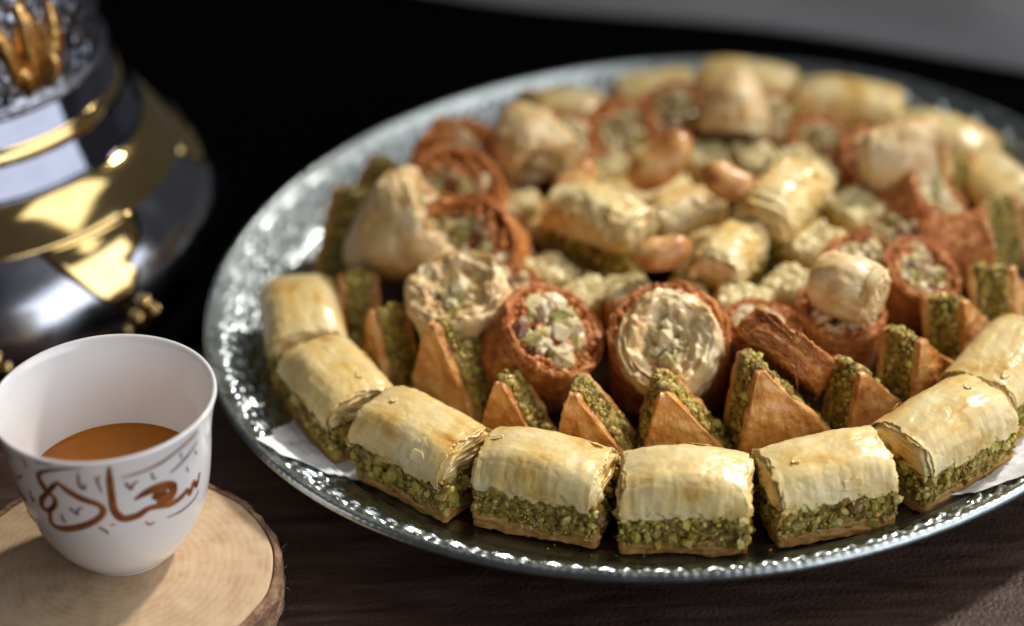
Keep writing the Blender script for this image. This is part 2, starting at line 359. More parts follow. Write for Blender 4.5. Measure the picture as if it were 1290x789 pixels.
# ------------------------------------------------------------------ pastry builders (each returns a list of (part name, mesh, kind))
def make_baklava(seed, L=4.2, W=2.65, H=2.52, hf=1.14, hb=.46, rag=1.0):
    out = []
    # syrupy bottom crust
    V, F, Nn = rbox(L - .04, W - .04, hb + .12, .14, .06)
    V = V + np.array([0, 0, (hb + .12) / 2]); dn = .07 * fbm(V, 1.1, 3, seed) + .05 * fbm(V * np.array([1, 1, 6]), 1.2, 2, seed + 2) + .03 * fbm(V, 5, 2, seed + 3)
    V[:, 2] += (V[:, 2] > .3) * .10 * fbm(V * np.array([1, 1, 0]), 1.8, 3, seed + 31)
    V = V + Nn * dn[:, None]; V[:, 2] = np.maximum(V[:, 2], 0)
    out.append(('bottom_crust', mesh('bottom_crust', V, F, M['phyllo_base']), None))
    # pistachio layer
    V, F, Nn = rbox(L - .14, W - .14, hf + .3, .12, .07)
    V = V + np.array([0, 0, hb + hf / 2]); V = V + Nn * (.10 * fbm(V, 2.6, 4, seed + 5))[:, None]
    out.append(('pistachio_layer', mesh('pistachio_layer', V, F, M['filling']), None))
    mb = MB()
    for _ in range(820):
        x, y = rng.uniform(-.5, .5, 2) * np.array([L - .1, W - .1]); z = hb - .08 + rng.uniform(0, hf + .15)
        if rng.random() < L / (L + W): y = math.copysign((W - .1) / 2, rng.uniform(-1, 1)) + rng.normal() * .03
        else: x = math.copysign((L - .1) / 2, rng.uniform(-1, 1)) + rng.normal() * .03
        chunk(mb, (x, y, z), rng.choice([.025, .045, .08, .14, .22], p=[.36, .33, .18, .09, .04]))
    out.append(('pistachio_crumbs', mb.mesh('pistachio_crumbs', M['crumb'], False), 'stuff'))
    # pillow of phyllo: core and wrapped leaves with torn edges
    z0 = hb + hf; ht = H - z0
    def section(t):
        """half-open wrap over the long axis: t in [-1,1] -> (y, z, ny, nz)"""
        r = .78; hy = W / 2 + .02; side = max(.12, ht - r * .95); flat = hy - r
        arc = r * math.pi / 2; tot = side + arc + flat; s_ = np.abs(t) * tot; sg = np.sign(t)
        y = np.where(s_ < flat, s_, np.where(s_ < flat + arc, flat + r * np.sin(np.clip((s_ - flat) / r, 0, math.pi / 2)), hy))
        z = np.where(s_ < flat, ht, np.where(s_ < flat + arc, ht - r + r * np.cos(np.clip((s_ - flat) / r, 0, math.pi / 2)), ht - r - (s_ - flat - arc)))
        ang = np.clip((s_ - flat) / r, 0, math.pi / 2)
        return y * sg, z, np.sin(ang) * sg, np.cos(ang)
    def bulge(x, y): return .16 * (1 - (y / (W / 2)) ** 2) - .34 * np.abs(x / (L / 2)) ** 3.0 + .06 * np.sin(x * 1.3 + seed)
    hx = L / 2 - .04; nt_ = 72; ts = np.linspace(-1.0, 1.0, nt_); sy, sz_, sny, snz = section(ts)
    ring = np.concatenate([np.stack([sy, sz_], -1), np.stack([np.linspace(sy[-1], sy[0], 30)[1:-1], np.full(28, sz_[0] - .02)], -1)])
    m_ = len(ring); cen = np.array([0, ht * .45])
    rows = []
    caps = [0, .12, .24, .36, .48, .58, .68, .77, .85, .92, .97]
    for f in caps: rows.append((-hx - .03 * (1 - f), f))
    for x in np.linspace(-hx + .03, hx - .03, 58): rows.append((x, 1.0))
    for f in caps[::-1]: rows.append((hx + .03 * (1 - f), f))
    V = []
    for x, f in rows:
        k_ = 1 - .05 * np.abs(x / hx) ** 8
        p = cen + (ring - cen) * f * k_
        V.append(np.stack([np.full(m_, x), p[:, 0], z0 + p[:, 1]], -1))
    V = np.concatenate(V); F = []
    for a_ in range(len(rows) - 1):
        for b_ in range(m_):
            c_ = (b_ + 1) % m_; F.append((a_ * m_ + b_, a_ * m_ + c_, (a_ + 1) * m_ + c_, (a_ + 1) * m_ + b_)[::-1])
    up = np.clip((V[:, 2] - z0) / ht, 0, 1); endf = np.repeat([1.0 if f < 1 else 0.0 for x, f in rows], m_); sgx = np.sign(V[:, 0])
    V[:, 2] += up * bulge(V[:, 0], V[:, 1])
    lam = np.abs(pnoise(V * np.array([.2, .8, 9.0]) + seed * 3.1))
    V[:, 0] += endf * sgx * (.16 * fbm(V, 1.1, 3, seed + 14) - .20 * lam + .05)
    out_y = V[:, 1] / (W / 2); V[:, 1] += (1 - endf) * out_y * (.06 * fbm(V, 1.2, 3, seed + 9) - .06 * lam * (up < .6)); V[:, 2] += (1 - endf) * up * .05 * rag * fbm(V, 1.3, 3, seed + 19)
    mb = MB(); mb.add(V, F)
    leaves = [(.02, .92, .92), (.036, .96, 1.0), (.05, .94, .96)]
    if rag > 1: leaves = [(.02, .90, .92), (.06, .97, .74), (.10, .94, .56), (.14, .86, .40), (.18, .7, .25)]
    for li, (d, ex, et) in enumerate(leaves):
        nx, ny = 100, 84
        xs = np.linspace(-L / 2 - .06, L / 2 + .06, nx); ts = np.linspace(-1.06, 1.06, ny)
        TX, TT = np.meshgrid(xs, ts, indexing='ij')
        y, z, nyv, nzv = section(TT)
        g = np.stack([TX.ravel(), TT.ravel() * 2, 0 * TX.ravel() + li * 3.3 + seed * 5], -1)
        wob = fbm(g, 1.3, 3, seed + li).reshape(TX.shape)
        wr = fbm(g * np.array([.7, 3.2, 1]), 1.2, 2, seed + li * 2 + 40).reshape(TX.shape)
        fold = fbm(g * np.array([2.1, .35, 1]), 1.1, 3, seed + 55).reshape(TX.shape)
        off = d + .035 * wob + .015 * wr + .035 * rag * fold * np.clip(np.abs(TT) * 1.6 - .2, 0, 1)
        endlift = np.clip((np.abs(TX) - (L / 2 - .35)) / .5, 0, 1) * (.05 + .08 * fbm(g, .9, 2, seed + li + 70).reshape(TX.shape))
        off = off + endlift * rag
        Pz = z0 + z + np.clip(z / ht, 0, 1) * bulge(TX, y) + off * nzv
        P = np.stack([TX, y + off * nyv, Pz], -1)
        xe = .5 * L * ex + .13 * fbm(np.stack([0 * g[:, 1], g[:, 1] * 1.6, g[:, 2]], -1), 1.6, 3, seed + li * 7).reshape(TX.shape)
        te = et + .20 * fbm(np.stack([g[:, 0] * 1.1, np.sign(g[:, 1]) * 4, g[:, 2]], -1), 1.5, 3, seed + li * 5 + 3).reshape(TX.shape)
        edge_d = np.minimum(xe - np.abs(TX), (te - np.abs(TT)) * 1.7)
        curl = rag * (.006 + .05 * np.clip(fbm(g, .8, 2, seed + li * 3 + 11).reshape(TX.shape) + .25, 0, 1)) * np.exp(-np.clip(edge_d, 0, 9) / .09)
        P = P + curl[..., None] * np.stack([.35 * np.sign(TX), nyv, nzv], -1)
        sgn_off = .25 * math.sin(seed * 2.3 + li * 1.9) if li > 2 else 0.0
        inside = (np.abs(TX - sgn_off * L * .3) < xe) & (np.abs(TT) < te)
        mask = inside[:-1, :-1] & inside[1:, :-1] & inside[:-1, 1:] & inside[1:, 1:]
        thick = -.012 * np.stack([0 * TX, nyv, nzv], -1)
        sheet(mb, P, mask, thick)
    for fi in range(2):                            # loose flakes of the top leaves
        cx_, ct_ = rng.uniform(-.46, .46) * L, rng.uniform(-.8, .8); sx_, st_ = rng.uniform(.12, .5), rng.uniform(.04, .16); nx, ny = 18, 14
        TX, TT = np.meshgrid(cx_ + np.linspace(-1, 1, nx) * sx_, ct_ + np.linspace(-1, 1, ny) * st_, indexing='ij')
        y, z, nyv, nzv = section(TT); uu = (TX - cx_) / sx_; vv = (TT - ct_) / st_
        g = np.stack([uu.ravel(), vv.ravel(), 0 * uu.ravel() + fi * 3.1], -1); nz_ = fbm(g, 1.3, 3, seed + fi).reshape(TX.shape); rad = uu ** 2 + vv ** 2
        off = .085 + .04 * rad * np.clip(.6 + nz_, 0, 1.5) + .03 * uu * rng.normal()
        P = np.stack([TX, y + off * nyv, z0 + z + np.clip(z / ht, 0, 1) * bulge(TX, y) + off * nzv], -1)
        ins = rad < .75 + .55 * nz_
        mask = ins[:-1, :-1] & ins[1:, :-1] & ins[:-1, 1:] & ins[1:, 1:]
        if mask.sum() > 6: sheet(mb, P, mask, -.010 * np.stack([0 * TX, nyv, nzv], -1))
    out.append(('phyllo_top', mb.mesh('phyllo_top', M['phyllo']), None))
    return out

def make_triangle(seed, W=2.7, H=2.65, D=2.1, skew=0.0):
    """triangular slab on edge: crust triangles on its two broad sides, filling between them (local +y points out)"""
    out = []
    def tri(y0, y1, w, h, r, d, nz, z_off=0.0):
        V, F, Nn = rbox(w, y1 - y0, h, r, d)
        V = V + np.array([0, (y0 + y1) / 2, h / 2]); t = np.clip(V[:, 2] / h, 0, 1)
        V[:, 0] = V[:, 0] * (1 - .93 * t ** 1.1) + skew * t; V[:, 2] += z_off
        Nn = Nn.copy(); Nn[:, 2] += .45 * np.abs(Nn[:, 0])
        return V + Nn * nz(V)[:, None], F
    f1 = lambda V: .11 * fbm(V, .8, 3, seed) + .045 * fbm(V, 3.5, 3, seed + 1)
    V, F = tri(D / 2 - .32, D / 2, W, H * .97, .13, .055, f1)
    out.append(('front_crust', mesh('front_crust', V, F, M['crust']), None))
    V, F = tri(-D / 2, -D / 2 + .24, W, H * .98, .10, .09, f1)
    out.append(('back_crust', mesh('back_crust', V, F, M['crust']), None))
    f2 = lambda V: .12 * fbm(V, 1.8, 4, seed + 4)
    V, F = tri(-D / 2 + .2, D / 2 - .28, W - .08, H, .12, .06, f2)
    out.append(('pistachio_filling', mesh('pistachio_filling', V, F, M['filling']), None))
    mb = MB()
    for _ in range(300):
        t = rng.uniform(0, 1) ** .85; sd = math.copysign(1, rng.uniform(-1, 1))
        x = sd * (W - .12) / 2 * (1 - .93 * t ** 1.1) + skew * t; y = rng.uniform(-D / 2 + .24, D / 2 - .3); z = t * (H + .02)
        chunk(mb, (x + rng.normal() * .03, y, z + rng.normal() * .03), rng.choice([.05, .07, .10, .13], p=[.35, .35, .22, .08]))
    out.append(('pistachio_crumbs', mb.mesh('pistachio_crumbs', M['crumb'], False), 'stuff'))
    return out

def make_cream_roll(seed, r=1.6, L=2.9, squash=1.0, blunt=False):
    """phyllo roll, axis +z, cut face on top, pinched tail below; origin at the middle of the cut face"""
    out = []
    prof = resample([(.02, -L - .1), (.45, -L), (.85, -L * .82), (1.25, -L * .6), (r * .97, -L * .32), (r, -.5), (r * .97, -.2), (r * .88, -.03), (r * .76, .02), (r * .62, -.04), (r * .5, -.16), (r * .3, -.26), (.02, -.28)], 7)
    if blunt: prof = resample([(.02, -L), (r * .45, -L + .06), (r * .72, -L + .25), (r * .92, -L + .65), (r, -L * .55), (r * .97, -.6), (r * .88, -.25), (r * .74, -.05), (r * .62, .02), (r * .5, 0), (r * .4, -.06), (r * .3, -.08), (.02, -.08)], 7)
    V, F = lathe(prof, 110)
    th = np.arctan2(V[:, 1], V[:, 0]); rr = np.hypot(V[:, 0], V[:, 1])
    face = np.clip((V[:, 2] + .45) / .3, 0, 1)
    V[:, 2] += face * (.022 * np.sin(rr * 2 * np.pi / .3 + th + 6 * fbm(V, 1.1, 3, seed)) + .24 * fbm(V, 1.3, 4, seed + 1) + .05 * fbm(V, 5, 2, seed + 14))
    k = 1 + .10 * fbm(V, .8, 3, seed + 2) + .03 * fbm(V * np.array([1, 1, .4]), 2.6, 2, seed + 12) + .035 * np.cos(th * 2 + seed) + .02 * pnoise(np.stack([np.cos(th) * 3, np.sin(th) * 3, V[:, 2] * .6], -1) + seed)
    turn = th / (2 * np.pi) + V[:, 2] * .42 + .35 * fbm(V, .7, 2, seed + 21); k = k + .05 * (turn - np.floor(turn)) ** 2 + .022 * np.abs(pnoise(V * np.array([1.6, 1.6, 4.5]) + seed))
    V[:, 0] *= k; V[:, 1] *= k * squash
    out.append(('rolled_phyllo', mesh('rolled_phyllo', V, F, M['cream']), None))
    mb = MB()
    for i in range(5):                             # torn leaf ends standing on the rim of the cut face
        a0 = rng.uniform(0, 6.28); ln = rng.uniform(.7, 2.0); nx, ny = 26, 9
        A, T = np.meshgrid(np.linspace(a0, a0 + ln, nx), np.linspace(0, 1, ny), indexing='ij')
        g = np.stack([A.ravel() * 2, T.ravel() * 2, 0 * A.ravel() + i * 9], -1)
        Rr = r * rng.uniform(.72, 1.01) + .03 * fbm(g, 1, 2, seed + i).reshape(A.shape) + .05 * T
        Z = -.5 + T * (.52 + .12 * fbm(g * np.array([1, 0, 1]), 1.3, 2, seed + i + 20).reshape(A.shape))
        P = np.stack([Rr * np.cos(A), Rr * np.sin(A) * squash, Z], -1)
        sheet(mb, P, np.ones((nx - 1, ny - 1), bool), -.03 * np.stack([np.cos(A), np.sin(A), 0 * A], -1))
    out.append(('torn_leaf_edges', mb.mesh('torn_leaf_edges', M['cream']), None))
    mb = MB()
    chunk(mb, (.1, .12, -.12), .36)
    for _ in range(40):
        a = rng.uniform(0, 6.28); q = r * .42 * math.sqrt(rng.random())
        chunk(mb, (q * math.cos(a), q * math.sin(a) * squash, -.2 + rng.uniform(-.06, .08)), rng.choice([.07, .11, .17, .24], p=[.35, .35, .2, .1]))
    out.append(('nut_filling', mb.mesh('nut_filling', M['crumb_pale'], False), 'stuff'))
    return out

def make_brown_roll(seed, r=1.65, L=2.6, squash=1.0, hollow=.12):
    """toasted shredded-pastry roll, axis +z, origin at the middle of the cut face"""
    out = []
    prof = resample([(.02, -L), (r * .6, -L - .02), (r * .9, -L + .06), (r, -L + .3), (r * 1.02, -L * .5), (r, -.3), (r * .99, -.08), (r * .96, .02), (r * .90, .02), (r * .85, -.08), (r * .81, -hollow), (r * .4, -hollow - .03), (.02, -hollow - .03)], 7)
    V, F = lathe(prof, 120)
    th = np.arctan2(V[:, 1], V[:, 0]); rr = np.hypot(V[:, 0], V[:, 1])
    k = 1 + .06 * fbm(V, .8, 2, seed) + .035 * fbm(V, 2.2, 3, seed + 4) + .02 * pnoise(V * 7 + seed)
    V[:, 0] *= k; V[:, 1] *= k * squash
    V[:, 2] += (V[:, 2] > -.5) * .22 * fbm(V, 1.7, 4, seed + 6)
    out.append(('shredded_shell', mesh('shredded_shell', V, F, M['kataifi']), None))
    mb = MB()
    for _ in range(420):
        a0 = rng.uniform(0, 6.28); ln = rng.uniform(.3, 1.2); z = rng.uniform(-L + .1, .02); n_ = 14
        a = np.linspace(a0, a0 + ln, n_); zz = z + np.cumsum(rng.normal(size=n_) * .02) + rng.normal() * .35 * np.linspace(-1, 1, n_)
        zz = np.minimum(zz, .05)
        q = r * (1.0 + .05 * fbm(np.stack([np.cos(a), np.sin(a), zz], -1), 1.0, 1, seed)) + rng.uniform(-.02, .03)
        if rng.random() < .3: q = q * np.interp(zz, [-.3, .05], [1, .9])
        tube(mb, np.stack([q * np.cos(a), q * np.sin(a) * squash, zz], -1), np.full(n_, rng.uniform(.009, .02)), 4)
    for _ in range(420):
        a = rng.uniform(0, 6.28); z = rng.uniform(-L + .1, .04) if rng.random() < .6 else rng.uniform(-.15, .05); q = r * (np.interp(z, [-.2, .05], [1.0, .88]) + rng.normal() * .012)
        chunk(mb, (q * math.cos(a), q * math.sin(a) * squash, z), rng.choice([.03, .045, .07], p=[.5, .35, .15]))
    for _ in range(260):
        a = rng.uniform(0, 6.28); q = r * rng.uniform(.62, .97) * (1 + .12 * math.sin(a * 2 + seed)); q = min(q, r * .97)
        chunk(mb, (q * math.cos(a), q * math.sin(a) * squash, -.06 + rng.normal() * .05), rng.choice([.05, .09, .14], p=[.5, .35, .15]))
    out.append(('shredded_strands', mb.mesh('shredded_strands', M['strand']), 'stuff'))
    mb = MB()
    for _ in range(150):
        a = rng.uniform(0, 6.28); q = r * .70 * math.sqrt(rng.random())
        chunk(mb, (q * math.cos(a), q * math.sin(a) * squash, -hollow + rng.uniform(-.05, .12)), rng.choice([.07, .13, .22, .34], p=[.35, .33, .2, .12]))
    out.append(('nut_filling', mb.mesh('nut_filling', M['nut_mix'], False), 'stuff'))
    return out

def make_finger(seed, W=1.75, D=1.75, H=2.3):
    out = []
    V, F, Nn = rbox(W, D, H, .42, .07)
    V = V + np.array([0, 0, H / 2])
    V = V + Nn * (.09 * fbm(V, 1.2, 3, seed) + .05 * fbm(V * np.array([3, 3, .6]), 1.6, 2, seed + 3))[:, None]
    V[:, 2] = np.maximum(V[:, 2], 0)
    out.append(('golden_side', mesh('golden_side', V, F, M['finger_side']), None))
    V, F, Nn = rbox(W * .93, D * .93, .6, .26, .055)
    V = V + np.array([0, 0, H - .2]); V = V + Nn * (.10 * fbm(V, 2.0, 3, seed + 7) + .05 * fbm(V, 6, 2, seed + 8))[:, None]
    out.append(('crumbly_top', mesh('crumbly_top', V, F, M['finger']), None))
    mb = MB()
    for _ in range(90):
        x, y = rng.uniform(-.42, .42, 2) * np.array([W, D])
        chunk(mb, (x, y, H + .06 + rng.normal() * .035), rng.choice([.04, .06, .09], p=[.45, .4, .15]))
    out.append(('pistachio_crumbs', mb.mesh('pistachio_crumbs', M['crumb_pale'], False), 'stuff'))
    return out

def make_cashew(seed, A=.95, sweep=165):
    """curved nut lying flat on z=0, seam round its outer edge"""
    n_, k = 46, 28
    t = np.linspace(0, 1, n_); ang = R(-sweep / 2) + t * R(sweep)
    env = np.power(np.clip(1 - np.abs(2 * t - 1) ** 3.2, 0, 1), .5); w = (.66 * env * (1 - .18 * t)) + .01; h = (.56 * env * (1 - .1 * t)) + .01
    ph = np.arange(k) * 2 * np.pi / k
    V = []
    for i in range(n_):
        er = np.array([math.cos(ang[i]), math.sin(ang[i]), 0])
        groove = 1 - .20 * np.exp(-(np.minimum(ph, 2 * np.pi - ph) / .16) ** 2)
        for j in range(k):
            V.append(er * (A + w[i] * math.cos(ph[j]) * groove[j]) + np.array([0, 0, .5 + h[i] * math.sin(ph[j]) * groove[j]]))
    V = np.array(V) - np.array([A * .9, 0, 0]); V *= 1 + .03 * fbm(V, 1.2, 2, seed)[:, None]
    F = [(i * k + j, (i + 1) * k + j, (i + 1) * k + (j + 1) % k, i * k + (j + 1) % k)[::-1] for i in range(n_ - 1) for j in range(k)]
    F += [tuple(range(k)), tuple((n_ - 1) * k + j for j in range(k))[::-1]]
    return mesh('roasted_cashew', V, F, M['cashew'])

BAK = [make_baklava(1.3, 4.0), make_baklava(2.9, 4.1, 2.6, 2.55), make_baklava(4.1, 3.95, 2.65, 2.45), make_baklava(6.2, 4.05, 2.65, 2.6),
       make_baklava(8.7, 3.7, 2.1, 2.5, 1.3, .15, 2.6), make_baklava(9.9, 3.4, 2.2, 2.6, 1.35, .15, 2.6)]
TRI = [make_triangle(1.1, 3.1, 2.8, 1.5, skew=.85), make_triangle(2.4, 2.9, 2.6, 1.45, skew=.7), make_triangle(3.8, 3.1, 2.85, 1.6, skew=.75), make_triangle(5.5, 3.0, 2.7, 1.5, skew=.6)]
CRE = [make_cream_roll(1.7), make_cream_roll(3.3, 1.7, 2.8, .86), make_cream_roll(5.1, 1.35, 3.2, .9, True), make_cream_roll(7.7, 1.5, 2.8)]
BRO = [make_brown_roll(1.2), make_brown_roll(3.6, 1.75, 2.3, .9, .3), make_brown_roll(5.8, 1.6, 2.8)]
FIN = [make_finger(1.5), make_finger(3.1, 1.65, 1.9, 2.25), make_finger(4.7, 1.9, 1.7, 2.35)]
CAS = [make_cashew(1.0, 1.25, 96), make_cashew(2.2, 1.3, 100)]

def place(name, parts, label, cat, loc, rot, group, scale=None):
    t = thing(name, label, cat, loc, rot, group, scale)
    for pn, me, kind in parts:
        c = obj(pn, me, t)
        if kind: c['kind'] = kind
    return t
def zrot(deg): return Quaternion((0, 0, 1), R(deg))
def polar(a, r, z=FLOOR): return (r * math.cos(R(a)), r * math.sin(R(a)), z)
def axis_rot(d, spin=0.0): return Vector(d).normalized().to_track_quat('Z', 'Y') @ Quaternion((0, 0, 1), R(spin))
def tilt(q, ax, deg): return Quaternion(Vector(ax), R(deg)) @ q
PF = FLOOR + .06                                        # on the paper

# ---- outer ring: long pistachio baklava
g = 'rectangular pistachio baklava in the outer ring'
outer = [
 (-94.5, 12.55, 0, 0, 1.0, 'square-on pistachio baklava at the middle of the front row'),
 (-114.6, 12.6, 1, 180, 1.0, 'front-row pistachio baklava just left of the square-on middle one'),
 (-134.0, 13.0, 3, 0, 1.0, 'front-left pistachio baklava with a torn leaf edge on its left end'),
 (-153.2, 13.25, 2, 180, .98, 'pistachio baklava at the left, beside the white paper corner'),
 (-171.5, 13.35, 0, 180, .98, 'hindmost pistachio baklava on the left side of the tray'),
 (-74.6, 12.55, 2, 0, 1.0, 'front-row pistachio baklava just right of the square-on middle one'),
 (-54.6, 12.6, 3, 180, 1.0, 'front-right pistachio baklava above the right-hand paper corner'),
 (-35.5, 12.2, 1, 0, 1.0, 'glossy pistachio baklava cut off by the right edge of the photo'),
 (22.5, 13.0, 2, 0, .98, 'blurred pistachio baklava at the far right edge of the photo'),
 (38.0, 12.9, 0, 0, 1.0, 'blurred pistachio baklava at the back right, next to the edge one'),
 (56.0, 13.0, 1, 0, 1.0, 'blurred long baklava with a dark nut spot, back right'),
 (89.5, 12.9, 2, 0, .9, 'blurred olive baklava at the back, left of the very backmost'),
 (74.5, 13.1, 3, 180, 1.0, 'blurred tan baklava at the very back of the tray'),
 (107.0, 12.7, 0, 180, .85, 'small dark greenish baklava at the back left end of the outer ring'),
]
for a, r, v, fl, s_, lab in outer:
    q = tilt(zrot(a - 90 + fl + rng.normal() * 1.5), (math.cos(R(a + 90)), math.sin(R(a + 90)), 0), rng.normal() * 1.5)
    back = 0 < a < 120
    if back: q = tilt(q, (math.cos(R(a + 90)), math.sin(R(a + 90)), 0), -6 + rng.normal() * 7) @ zrot(rng.normal() * 12)
    place('pistachio_baklava', BAK[v], lab, 'baklava', polar(a, r + (rng.uniform(-.2, .6) if back else 0), PF + (rng.uniform(0, .25) if back else 0)), q, g, (s_ * (rng.uniform(.88, 1.0) if back else 1),) * 3)

# ---- second ring: triangles standing on edge
g = 'pistachio triangles standing in the second ring'
tris = [
 (161.0, 12.5, 0, 1.0, 0, 'brown pistachio triangle standing at the far left against the rim'),
 (-175.0, 11.2, 1, .95, 4, 'pistachio triangle on the left, tucked behind the hindmost left baklava'),
 (-161.5, 10.5, 3, .95, 6, 'pistachio triangle at the left, directly below the pale roll with a nut'),
 (-143.5, 9.35, 0, 1.2, 6, 'tall orange pistachio triangle with a green slope behind the front-left baklava'),
 (-127.0, 9.6, 1, 1.0, 8, 'small pistachio triangle standing in front of the nut-filled brown roll'),
 (-110.0, 9.2, 0, 1.05, 0, 'shaded pistachio triangle left of the bright green middle one'),
 (-93.5, 8.7, 1, 1.22, 4, 'bright green topped pistachio triangle behind the square-on middle baklava'),
 (-73.5, 8.7, 2, 1.2, -4, 'pistachio triangle with pale tip behind the gap right of the middle baklava'),
 (-55.5, 9.3, 3, 1.05, -6, 'pistachio triangle with green left face, second right of the pale-tipped one'),
 (-40.0, 9.5, 2, 1.05, -8, 'orange pistachio triangle with dark green left face, below the right brown rolls'),
 (-23.5, 9.7, 3, 1.05, -8, 'yellow-tipped pistachio triangle near the right edge'),
 (-10.5, 10.7, 2, 1.0, -6, 'pistachio triangle at the right edge of the photo, above the yellow-tipped one'),
 (13.0, 11.6, 3, 1.0, 0, 'dark green blurred triangle at the right edge, behind the flat brown roll'),
 (29.0, 11.4, 2, 1.0, 0, 'dark green blurred triangle at the back right, beside the leaning pale roll'),
 (48.0, 10.9, 0, .95, 0, 'dim green triangle at the back, in front of the long nut-spotted baklava'),
 (147.0, 13.0, 1, .95, 0, 'olive triangle standing behind the plump pale roll on the left'),
 (131.0, 13.0, 3, .95, 0, 'blurred brown triangle behind the hindmost brown arched roll'),
 (116.0, 12.6, 0, .95, 0, 'blurred olive triangle behind the roll with the orange tail'),
 (84.0, 11.2, 2, 1.0, 0, 'dim olive triangle at the back, left of the pointed pale roll'),
 (66.0, 11.0, 0, 1.0, 0, 'dim green triangle at the back, right of the pointed pale roll'),
 (38.0, 10.6, 1, 1.0, 0, 'dim green triangle behind the long pale roll at the back right'),
 (100.0, 10.6, 1, .9, 0, 'dim green triangle at the back left, behind the toasted cashews'),
]
for a, r, v, s_, yaw, lab in tris:
    q = zrot(a - 90 + yaw)
    q = tilt(q, (math.cos(R(a + 90)), math.sin(R(a + 90)), 0), rng.normal() * 2 - 9)
    place('pistachio_triangle', TRI[v], lab, 'baklava', polar(a, r + .3, PF), q, g, (s_,) * 3)

# ---- third ring: pale phyllo rolls and brown shredded rolls leaning on each other
g = 'pale phyllo rolls in the third ring'
cream = [
 ((-7.9, -3.45, 4.8), (-.18, -.22, .95), 0, 20, 1.1, 'pale round roll with a tan nut in its cut face, front left'),
 ((-1.05, -6.55, 4.35), (-.08, -.52, .84), 1, 95, 1.12, 'pale oval roll showing swirled leaves, held by a brown wrap at front centre'),
 ((6.05, -5.0, 4.55), (.84, -.50, -.10), 2, 30, .76, 'smooth pale roll lying on a brown one, right of centre'),
 ((9.6, 4.2, 4.9), (.9, .22, .12), 2, 80, .95, 'long pale roll lying on a brown one at the back right'),
 ((-8.6, 1.5, 4.9), (.80, .05, .52), 1, 10, 1.25, 'plump pale roll with its tail pointing left, at the left of the tray'),
 ((-4.75, 5.9, 4.0), (.30, -.80, -.42), 0, 50, .92, 'pale roll with an orange tail sticking up, at the back left'),
 ((2.6, 8.2, 3.6), (-.15, -.55, -.80), 3, 0, .84, 'blurred pointed pale roll standing at the back'),
]
for p, d, v, sp, s_, lab in cream:
    place('pale_phyllo_roll', CRE[v], lab, 'pastry roll', p, axis_rot(d, sp), g, (s_,) * 3)
# the nut in the front left roll
g = 'brown shredded pastry rolls in the third ring'
brown = [
 ((-4.7, -5.45, 4.25), (.42, -.34, .82), 0, 20, 1.08, 'brown roll with a wide nut-filled cut face, front left of centre'),
 ((-.95, -5.75, 4.15), (-.05, -.40, .91), 2, 70, 1.22, 'brown wrap around the pale oval roll at front centre'),
 ((3.2, -6.2, 3.9), (.66, .46, .60), 1, 10, .98, 'red-brown roll seen edge-on, leaning right of the front pale oval roll'),
 ((4.95, -4.1, 3.6), (.1, -.25, .95), 2, 120, .92, 'dark brown roll underneath the smooth pale roll right of centre'),
 ((5.9, -1.6, 3.9), (-.05, -.2, .97), 0, 200, .82, 'orange-brown roll behind the smooth pale roll, touching the pistachio fingers'),
 ((8.0, -2.2, 3.75), (.3, -.3, .9), 1, 60, .85, 'creased brown roll between the orange-brown one and the yellow-tipped triangle'),
 ((10.6, .2, 3.1), (.97, .05, .12), 2, 0, .80, 'flat-topped brown roll lying sideways near the right edge'),
 ((9.4, 2.6, 3.6), (.72, -.25, .62), 0, 75, 1.0, 'brown roll propping up the long pale roll at the back right'),
 ((-7.7, .0, 4.3), (-.22, -.62, .74), 1, 0, 1.2, 'brown roll arching behind the pale roll with the tan nut'),
 ((-8.15, 3.45, 4.2), (-.10, -.62, .76), 1, 40, 1.2, 'orange-brown arched roll behind the plump pale roll on the left'),
 ((-7.55, 5.6, 4.1), (.12, -.64, .74), 1, 90, 1.18, 'hindmost brown arched roll on the left of the tray'),
 ((-3.7, 7.9, 3.9), (.2, -.4, .88), 0, 0, .8, 'small blurred brown roll right of the roll with the orange tail'),
 ((.5, 9.9, 3.8), (-.1, -.5, .85), 2, 20, .8, 'blurred brown roll at the back, left of the pointed pale roll'),
 ((4.2, 9.0, 3.7), (.1, -.5, .85), 0, 50, .75, 'blurred red-brown roll touching the right of the pointed pale roll'),
 ((-1.5, 8.6, 3.8), (.1, -.5, .85), 1, 70, .85, 'blurred brown roll at the back, behind the large glossy cashew'),
 ((7.6, 5.6, 3.6), (.4, -.4, .8), 0, 30, .9, 'brown roll at the back right, behind the long pale roll'),
 ((7.5, .6, 3.4), (-.1, -.3, .92), 2, 150, .85, 'brown roll wedged between the pistachio fingers and the flat-topped brown roll'),
 ((-6.2, -1.9, 3.7), (.2, -.2, .95), 2, 150, .85, 'brown roll sunk between the pale roll with the tan nut and the pistachio fingers'),
 ((2.2, -4.9, 3.6), (.1, -.2, .95), 0, 80, .8, 'brown roll sunk behind the red-brown edge-on roll'),
 ((5.9, 7.7, 3.2), (.3, -.5, .8), 2, 10, .85, 'dim red-brown roll in front of the back right baklava'),
]
for p, d, v, sp, s_, lab in brown:
    place('brown_shredded_roll', BRO[v], lab, 'pastry roll', p, axis_rot(d, sp), g, (s_, s_, s_ * (.5 if 'edge-on, leaning' in lab else 1)))

